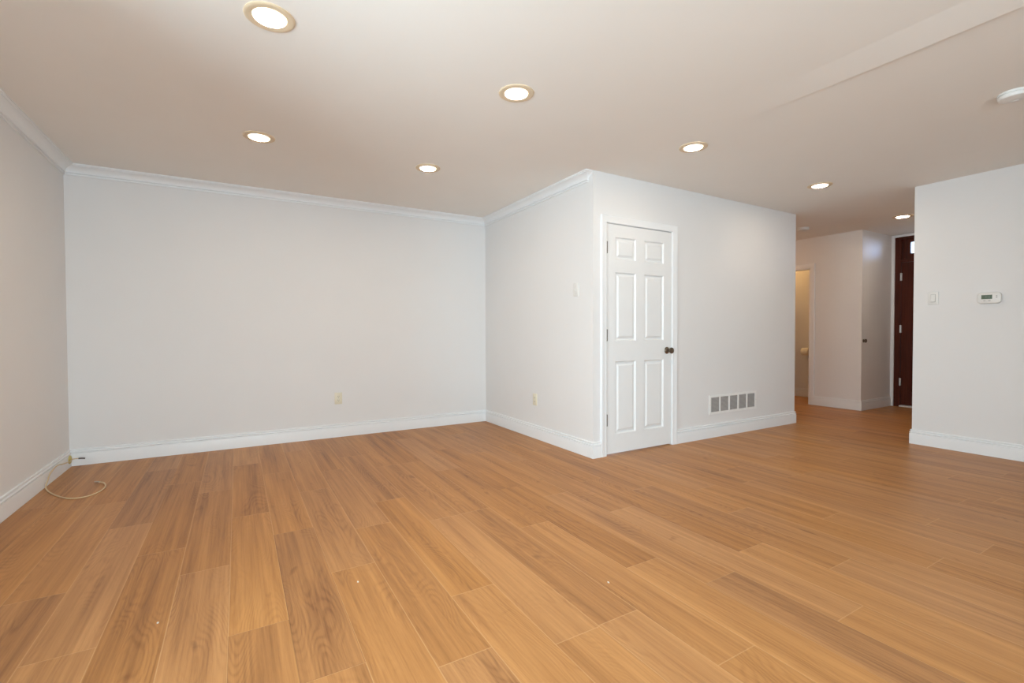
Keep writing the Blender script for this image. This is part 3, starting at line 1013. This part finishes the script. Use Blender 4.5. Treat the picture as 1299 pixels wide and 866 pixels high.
# hall knob on the return wall
hk = empty('knob', (7.335, YF, 0.945))
tag(hk, 'small dark round knob at the hall corner beside the front door', 'knob')
bm = bmesh.new(); lathe(bm, [(0, -0.005), (0.019, -0.005), (0.023, -0.002), (0.023, 0), (0, 0)], 'Y', (0, 0, 0), 28); link_mesh('rose', bm, M_BRONZE, hk, True)
bm = bmesh.new(); lathe(bm, [(0, -0.005), (0.010, -0.005), (0.010, -0.010), (0.021, -0.016), (0.026, -0.024), (0.024, -0.033), (0.014, -0.038), (0, -0.039)], 'Y', (0, 0, 0), 28); link_mesh('handle', bm, M_BRONZE, hk, True)

# toilet paper in the bathroom
tp = empty('toilet_paper_holder', (8.06, 4.215, 0.745))
tag(tp, 'metal toilet paper holder on the bathroom wall beyond the doorway', 'paper holder')
bm = bmesh.new()
for s in (-1, 1):
    bm = bmesh.new()
    lathe(bm, [(0, 0), (0.022, 0), (0.022, -0.006), (0.008, -0.010), (0.007, -0.075), (0, -0.078)], 'X', (0, s * 0.072, 0), 20)
    link_mesh('bracket', bm, M_STEEL, tp, True)
bm = bmesh.new(); lathe(bm, [(0, -0.072), (0.008, -0.072), (0.008, 0.072), (0, 0.072)], 'Y', (-0.068, 0, 0), 16)
link_mesh('rod', bm, M_STEEL, tp, True)
bm = bmesh.new(); lathe(bm, [(0.020, -0.054), (0.0585, -0.054), (0.060, -0.050), (0.060, 0.050), (0.0585, 0.054), (0.020, 0.054), (0.020, -0.054)], 'Y', (0, 0, 0), 36)
tr = link_mesh('toilet_roll', bm, M_PAPER, None, True, (7.992, 4.215, 0.745))
tag(tr, 'pale cream toilet roll hanging in the bathroom doorway', 'toilet paper')

# ------------------------------------------------------------------ cable by the left corner
R = 0.0042
cb = empty('coaxial_cable', (-1.02, 4.35, 0))
tag(cb, 'beige cable curling from the skirting onto the floor in the left corner', 'cable')
inv = Vector((-cb.location.x, -cb.location.y, 0))
pts = [(-1.176, 5.040, 0.066), (-1.160, 5.000, 0.064), (-1.163, 4.825, 0.082), (-1.163, 4.730, 0.099), (-1.162, 4.646, 0.103), (-1.162, 4.528, 0.085), (-1.164, 4.475, 0.045), (-1.164, 4.440, R + 0.006),
       (-1.104, 4.298, R), (-1.012, 4.146, R), (-0.943, 4.078, R), (-0.873, 4.080, R), (-0.827, 4.151, R), (-0.812, 4.260, R + 0.002), (-0.838, 4.365, R + 0.006), (-0.872, 4.400, R + 0.008)]
bm = bmesh.new(); tube(bm, [Vector(p) + inv for p in pts], R)
link_mesh('cord', bm, M_CABLE, cb, True)
bm = bmesh.new(); tube(bm, [Vector(p) + inv for p in ((-0.868, 4.396, R + 0.008), (-0.884, 4.410, R + 0.008), (-0.900, 4.420, R + 0.007))], 0.0065, 6, 3)
link_mesh('plug', bm, M_STEEL, cb, True)
gr = bmesh.new(); lathe(gr, [(0, 0.0), (0.034, 0.0), (0.034, 0.004), (0.026, 0.009), (0.010, 0.012), (0, 0.012)], 'X', (0, 0, 0), 24)
tag(link_mesh('cable_grommet', gr, M_BRASS, None, True, (XL + BT + 0.0005, 5.040, 0.066)), 'small yellowish cable grommet in the left corner skirting', 'grommet')
st = empty('cable_stub', (-1.15, 5.06, 0.064))
tag(st, 'short cable stub with a dark tip by the left corner skirting', 'cable')
bm = bmesh.new(); tube(bm, [(-0.012, -0.018, 0.003), (0.008, -0.014, 0.004), (0.026, -0.010, 0.003)], 0.0035, 8)
link_mesh('cord', bm, M_CABLE, st, True)
bm = bmesh.new(); tube(bm, [(0.024, -0.010, 0.003), (0.045, -0.007, 0.001), (0.064, -0.004, -0.003)], 0.0060, 8)
link_mesh('plug', bm, M_BLACK, st, True)

# ------------------------------------------------------------------ paint chips left on the planks
for px, lb in (((-0.270, 2.161), 'tiny white paint chip on the planks at lower left'), ((0.436, 2.078), 'tiny white paint chip on the planks at lower middle'), ((1.363, 1.525), 'tiny white paint chip on the planks in front of the panel door')):
    bm = bmesh.new()
    rnd = random.Random(int(px[0] * 1000))
    top = [bm.verts.new((0.0038 * (0.6 + 0.6 * rnd.random()) * math.cos(a), 0.0062 * (0.6 + 0.6 * rnd.random()) * math.sin(a), 0.0022 + 0.001 * rnd.random())) for a in [k * PI / 3 for k in range(6)]]
    bot = [bm.verts.new((v.co.x, v.co.y, 0.0002)) for v in top]
    bm.faces.new(top); bm.faces.new(bot[::-1])
    for k in range(6):
        bm.faces.new((top[k], top[(k + 1) % 6], bot[(k + 1) % 6], bot[k]))
    tag(link_mesh('paint_chip', bm, M_CHIP, None, False, (px[0], px[1], 0)), lb, 'paint chip')
